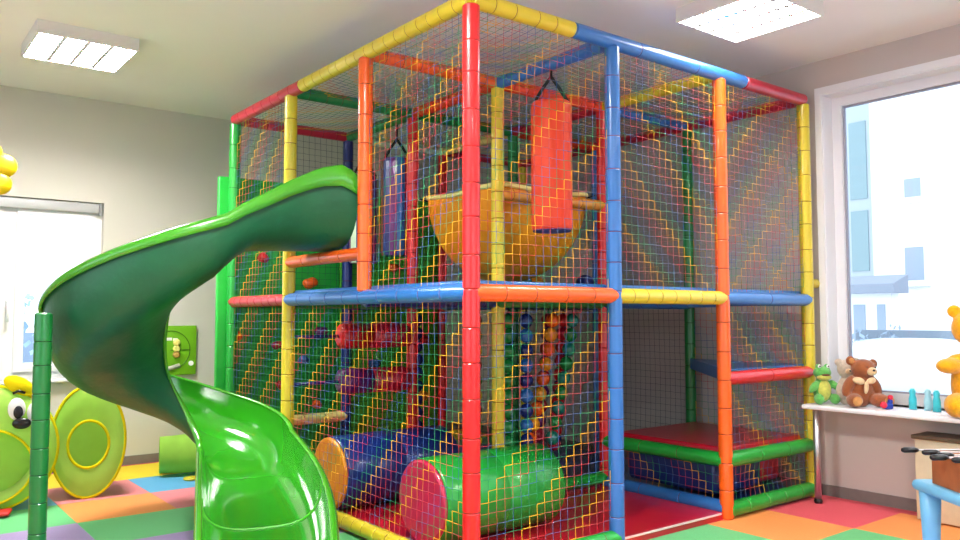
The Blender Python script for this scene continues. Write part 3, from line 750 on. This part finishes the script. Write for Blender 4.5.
for x, y, m, lb in ((2.955, -.715, CY, 'cyan plastic peg toy standing left of the others on the table'), (2.97, -.80, CYL, 'pale cyan plastic peg toy standing in the middle'), (2.93, -.868, CY, 'cyan plastic peg toy beside the golden bear')):
    tag(MB().lathe([(.023, 0), (.023, .065), (.017, .09), (.019, .115), (.01, .13)], (x, y, TZ+.013), n=18).build('peg_toy', m), lb, 'toy')
tag(MB().rbox((2.86, -1.0, TZ), (3.02, -.67, TZ+.012), .004).build('toy_tray', WHITE), 'thin white tray under the cyan peg toys', 'tray')

# cabinet under the table
cbn = thing('low_cabinet', 'low beige cabinet standing under the white table at right', 'cabinet', (2.90, -1.45, 0))
MB().rbox((-.02, -.8, .01), (.19, .70, .50), .006).build('body', mat('beige_panel', '#cfc0a4', .6, noise=.04), cbn)
MB().rbox((-.035, -.81, .50), (.195, .715, .525), .005).build('top', mat('cabinet_dark_top', '#5f4a3a', .5), cbn)
MB().box((-.026, .02, .05), (-.020, .03, .48)).build('door_gap', mat('gap_dark', '#6a5c48', .8), cbn)

# blue child's table with table football --------------------------------------
LB = mat('light_blue_plastic', '#72b6dc', .4, noise=.03)
ft = thing('kids_table', 'light blue plastic children\'s table carrying a small table football game', 'table', (1.71, -1.25, 0)); TR = R(-38)
ft.rotation_euler = (0, 0, TR)
MB().rbox((0, -.50, .425), (.75, .02, .475), .02).build('table_top', LB, ft)
for x, y in ((.055, -.05), (.69, -.05), (.055, -.44), (.69, -.44)):
    MB().loft([[Vector((x + r_*math.cos(2*PI*k/20)*1.0 + dx, y + r_*math.sin(2*PI*k/20), z)) for k in range(20)] for r_, z, dx in ((.03, 0, -.004), (.034, .1, 0), (.042, .3, .0), (.048, .43, .0))], 0, True, True).build('leg', LB, ft)
WOODF = mat('game_wood', '#a05a34', .45, noise=.15, nscale=14); WOODL = mat('game_wood_light', '#cc8458', .45, noise=.1, nscale=14)
fg = thing('table_football', 'small wooden table football game with black-handled steel rods on the blue table', 'toy', (1.71, -1.25, .475)); fg.rotation_euler = (0, 0, TR)
g = MB(); g.box((.04, -.46, .002), (.70, -.10, .015)); g.box((.04, -.115, .015), (.70, -.10, .14)); g.box((.04, -.46, .015), (.70, -.445, .14)); g.box((.69, -.445, .015), (.70, -.115, .14)); g.box((.04, -.445, .015), (.09, -.115, .14))
g.build('box', WOODF, fg)
MB().box((.09, -.445, .015), (.69, -.115, .02)).build('pitch', mat('pitch_green', '#2c8a40', .6), fg)
MB().box((.035, -.465, .14), (.705, -.445, .148)).box((.035, -.115, .14), (.705, -.095, .148)).box((.035, -.445, .14), (.092, -.115, .148)).build('edge_band', WOODL, fg)
for k, (y, xo) in enumerate(((-.16, -.06), (-.225, .0), (-.30, .02), (-.36, -.04), (-.42, .02))):
    rd = MB().tube([(xo, y, .165), (.78+xo*.5, y, .165)], .0045, 8).build('rod', CHROME, fg)
    MB().lathe([(.008, 0), (.013, .01), (.013, .06), (.008, .075)], (xo-.07, y, .165), Vector((1, 0, 0)).to_track_quat('Z', 'Y').to_matrix(), 14).build('handle', BLACK, rd)
    for q in range(3):
        MB().rbox((.2+q*.15+.03*k, y-.008, .10), (.214+q*.15+.03*k, y+.008, .185), .004).build('player', mat('player_red', '#c83028', .4) if k % 2 == 0 else mat('player_blue', '#2848a0', .4), rd)

# ------------------------------------------------------------------ outside
SN = mat('snowy_ground', '#dfe4ea', .9, noise=.05, nscale=3)
o = MB().box((3.5, -40, -.55), (60, 50, -.45)).box((-60, 4.7, -.55), (3.5, 50, -.45)).build('ground', SN); struct(o)
WB = mat('white_render', '#e9eaee', .9, noise=.02); WG = mat('pale_window_glass', '#8e9cac', .25); GR = mat('grey_wall_out', '#76828f', .9, noise=.05)
ROOFM = mat('grey_roof', '#868e9c', .7); CYB = mat('pale_cyan_facade', '#a8b2b8', .8); SHR = mat('frosted_bush', '#8c9cae', .9, noise=.3, nscale=3)
hs = thing('apartment_house', 'large white rendered house seen through the right window', 'building', (20, 0, -.45))
MB().box((0, -14, 0), (9, 7.72, 14)).build('wall', WB, hs)
for y0, y1, z0, z1 in ((6.38, 6.86, 2.66, 3.55), (6.4, 6.82, 4.9, 5.4), (3.4, 3.9, 2.66, 3.55), (3.4, 3.9, 4.9, 5.4), (.5, 1.0, 2.66, 3.55), (.5, 1.0, 4.9, 5.4)):
    f = MB().box((-.03, y0-.08, z0-.08), (.0, y1+.08, z1+.08)).box((-.15, y0-.15, z0-.16), (0, y1+.15, z0-.1)).build('window', WB, hs)
    MB().box((-.045, y0, z0), (-.031, y1, z1)).build('pane', WG, f)
h2 = thing('glazed_building', 'narrow pale building with tall glazed strips left of the white house', 'building', (24, 0, -.45))
MB().box((0, 9.0, 0), (6, 14, 12)).build('wall', CYB, h2)
for z0, z1 in ((.5, 2.6), (3.2, 5.2), (5.6, 8.2), (8.8, 10.6)): MB().box((-.03, 9.78, z0), (0, 10.35, z1)).build('glazing', mat('cyan_glazing', '#80989e', .2), h2)
an = thing('annex', 'low outbuilding with a grey snow-edged roof in front of the white house', 'building', (17.9, 0, -.45))
MB().box((0, 6.3, 0), (.4, 9.5, 2.3)).build('wall', WB, an)
MB().add([(-.3,6.1,2.28),(.5,6.1,2.28),(.5,9.8,2.28),(-.3,9.8,2.28),(-.3,6.1,2.5),(.5,6.1,2.75),(.5,9.8,2.75),(-.3,9.8,2.5)], [(3,2,1,0),(4,5,6,7),(0,1,5,4),(1,2,6,5),(2,3,7,6),(3,0,4,7)]).build('roof', ROOFM, an)
MB().box((-.03, 6.45, 0), (0, 6.65, 2.0)).build('doorway', WG, an); MB().box((-.03, 6.95, .9), (0, 7.25, 2.0)).build('window', WG, an)
tag(MB().box((15.5, -12, -.45), (15.7, 6.0, .95)).build('garden_wall', GR), 'low grey garden wall behind the parked car', 'wall')
def bush(name, label, c, r, n, m=SHR):
    b = MB()
    for k in range(n):
        a, e_, q = random.uniform(0, 2*PI), random.uniform(-.2, 1), random.uniform(.3, 1)**.5
        p = Vector(c) + Vector((r[0]*q*math.cos(a), r[1]*q*math.sin(a), r[2]*max(0, e_)*q + .05))
        d = Vector((random.uniform(-1,1), random.uniform(-1,1), random.uniform(-1,1)))*.09; f_ = Vector((random.uniform(-1,1), random.uniform(-1,1), random.uniform(-1,1)))*.09
        b.add([p, p+d, p+d+f_, p+f_], [(0,1,2,3)])
    for k in range(14):
        a = random.uniform(0, 2*PI); b.tube([c, Vector(c)+Vector((r[0]*.7*math.cos(a), r[1]*.7*math.sin(a), r[2]*.8))], [.03, .008], 5)
    return tag(b.build(name, m), label, 'shrub')
bush('bush', 'bare frosted bush in front of the low outbuilding', (14.2, 5.6, -.45), (.8, 1.1, 1.5), 900)
bush('bush', 'pale bluish bush behind the left window, right of the sash bar', (-2.2, 9.5, -.45), (1.9, .9, 2.0), 2200, mat('pale_blue_shrub', '#9db8d0', .9, noise=.2, nscale=2))
tag(MB().box((-9, 12, -.45), (3, 12.2, 1.0)).build('fence', mat('grey_blue_fence', '#8a9aae', .9, noise=.1, nscale=2)), 'grey-blue fence far outside the left window', 'fence')

# car: body lofted along its length (local X = width, Y = length, front at -Y)
car = thing('parked_car', 'pale snow-covered car parked outside the right window', 'car', (6.9, 1.0, -.45)); car.rotation_euler = (0, 0, R(-60))
CARM = mat('car_paint_pale', '#c4d0de', .25, coat=.6); SNOWG = mat('frosted_car_glass', '#c6dce6', .35); TYR = mat('tyre_black', '#18181a', .8)
def csec(y, w, z0, z1, wt):
    pts = []
    for k in range(24):
        a = 2*PI*k/24; c, s_ = math.cos(a), math.sin(a)
        ux = math.copysign(abs(c)**.45, c); uz = math.copysign(abs(s_)**.45, s_)
        z = (z0+z1)/2 + (z1-z0)/2*uz; ww = lerp(w, wt, max(0, uz))
        pts.append(Vector((ww*ux, y, z)))
    return pts
MB().loft([csec(-2.1,.60,.35,.60,.55), csec(-2.0,.78,.25,.75,.7), csec(-1.5,.84,.22,.90,.76), csec(-.9,.86,.22,.97,.78), csec(1.3,.86,.22,1.0,.78), csec(1.85,.84,.25,.98,.74), csec(2.0,.7,.35,.85,.62)], 0, True, True).build('body', CARM, car)
MB().loft([csec(-1.0,.74,.9,.95,.70), csec(-.35,.76,.9,1.36,.58), csec(.2,.76,.9,1.46,.58), csec(1.1,.75,.9,1.43,.56), csec(1.75,.70,.9,1.02,.6)], 0, True, True).build('cabin', CARM, car)
MB().add([(-.64,-.93,.99),(.64,-.93,.99),(.54,-.36,1.36),(-.54,-.36,1.36)], [(0,1,2,3)]).build('windscreen', SNOWG, car)
for s_ in (-1, 1):
    MB().add([(s_*.765,-.6,1.02),(s_*.765,1.2,1.02),(s_*.66,1.0,1.34),(s_*.66,-.2,1.34)], [(0,1,2,3)]).build('side_window', SNOWG, car)
    for y in (-1.35, 1.3):
        MB().lathe([(.2, -.1), (.31, -.1), (.32, 0), (.31, .1), (.2, .1)], (s_*.76, y, .32), Euler((0, R(90), 0)).to_matrix(), 24).build('wheel', TYR, car)
    MB().ell((s_*.55, -2.0, .62), (.16, .06, .08)).build('headlamp', EYEW, car)

# ------------------------------------------------------------------ light and view
w = bpy.data.worlds.new('world'); bpy.context.scene.world = w; w.use_nodes = True
bg = w.node_tree.nodes['Background']; bg.inputs[0].default_value = (.86, .93, 1, 1); bg.inputs[1].default_value = 1.9
def portal(name, loc, rot, sx, sy):
    a = bpy.data.lights.new(name, 'AREA'); a.shape = 'RECTANGLE'; a.size = sx; a.size_y = sy; a.cycles.is_portal = True
    o = bpy.data.objects.new(name, a); C.objects.link(o); o.location = loc; o.rotation_euler = rot
portal('portal_right', (X1+.25, (WY0+WY1)/2, (WZ0+WZ1)/2), (0, R(90), 0), WZ1-WZ0, WY1-WY0)
portal('portal_back', ((BX0+BX1)/2, Y1+.25, (BZ0+BZ1)/2), (R(-90), 0, 0), BX1-BX0, BZ1-BZ0)
portal('portal_left', (X0-.26, -.5, 1.75), (0, R(-90), 0), 2.1, 6.2)
portal('portal_front', (-.75, Y0-.26, 1.75), (R(90), 0, 0), 5.3, 2.1)
sc = bpy.context.scene
sc.view_settings.view_transform = 'Standard'; sc.view_settings.look = 'None'; sc.view_settings.gamma = 1; sc.view_settings.use_curve_mapping = False
sc.view_settings.exposure = 0.75
sc.cycles.use_denoising = True
sc.cycles.max_bounces = 8
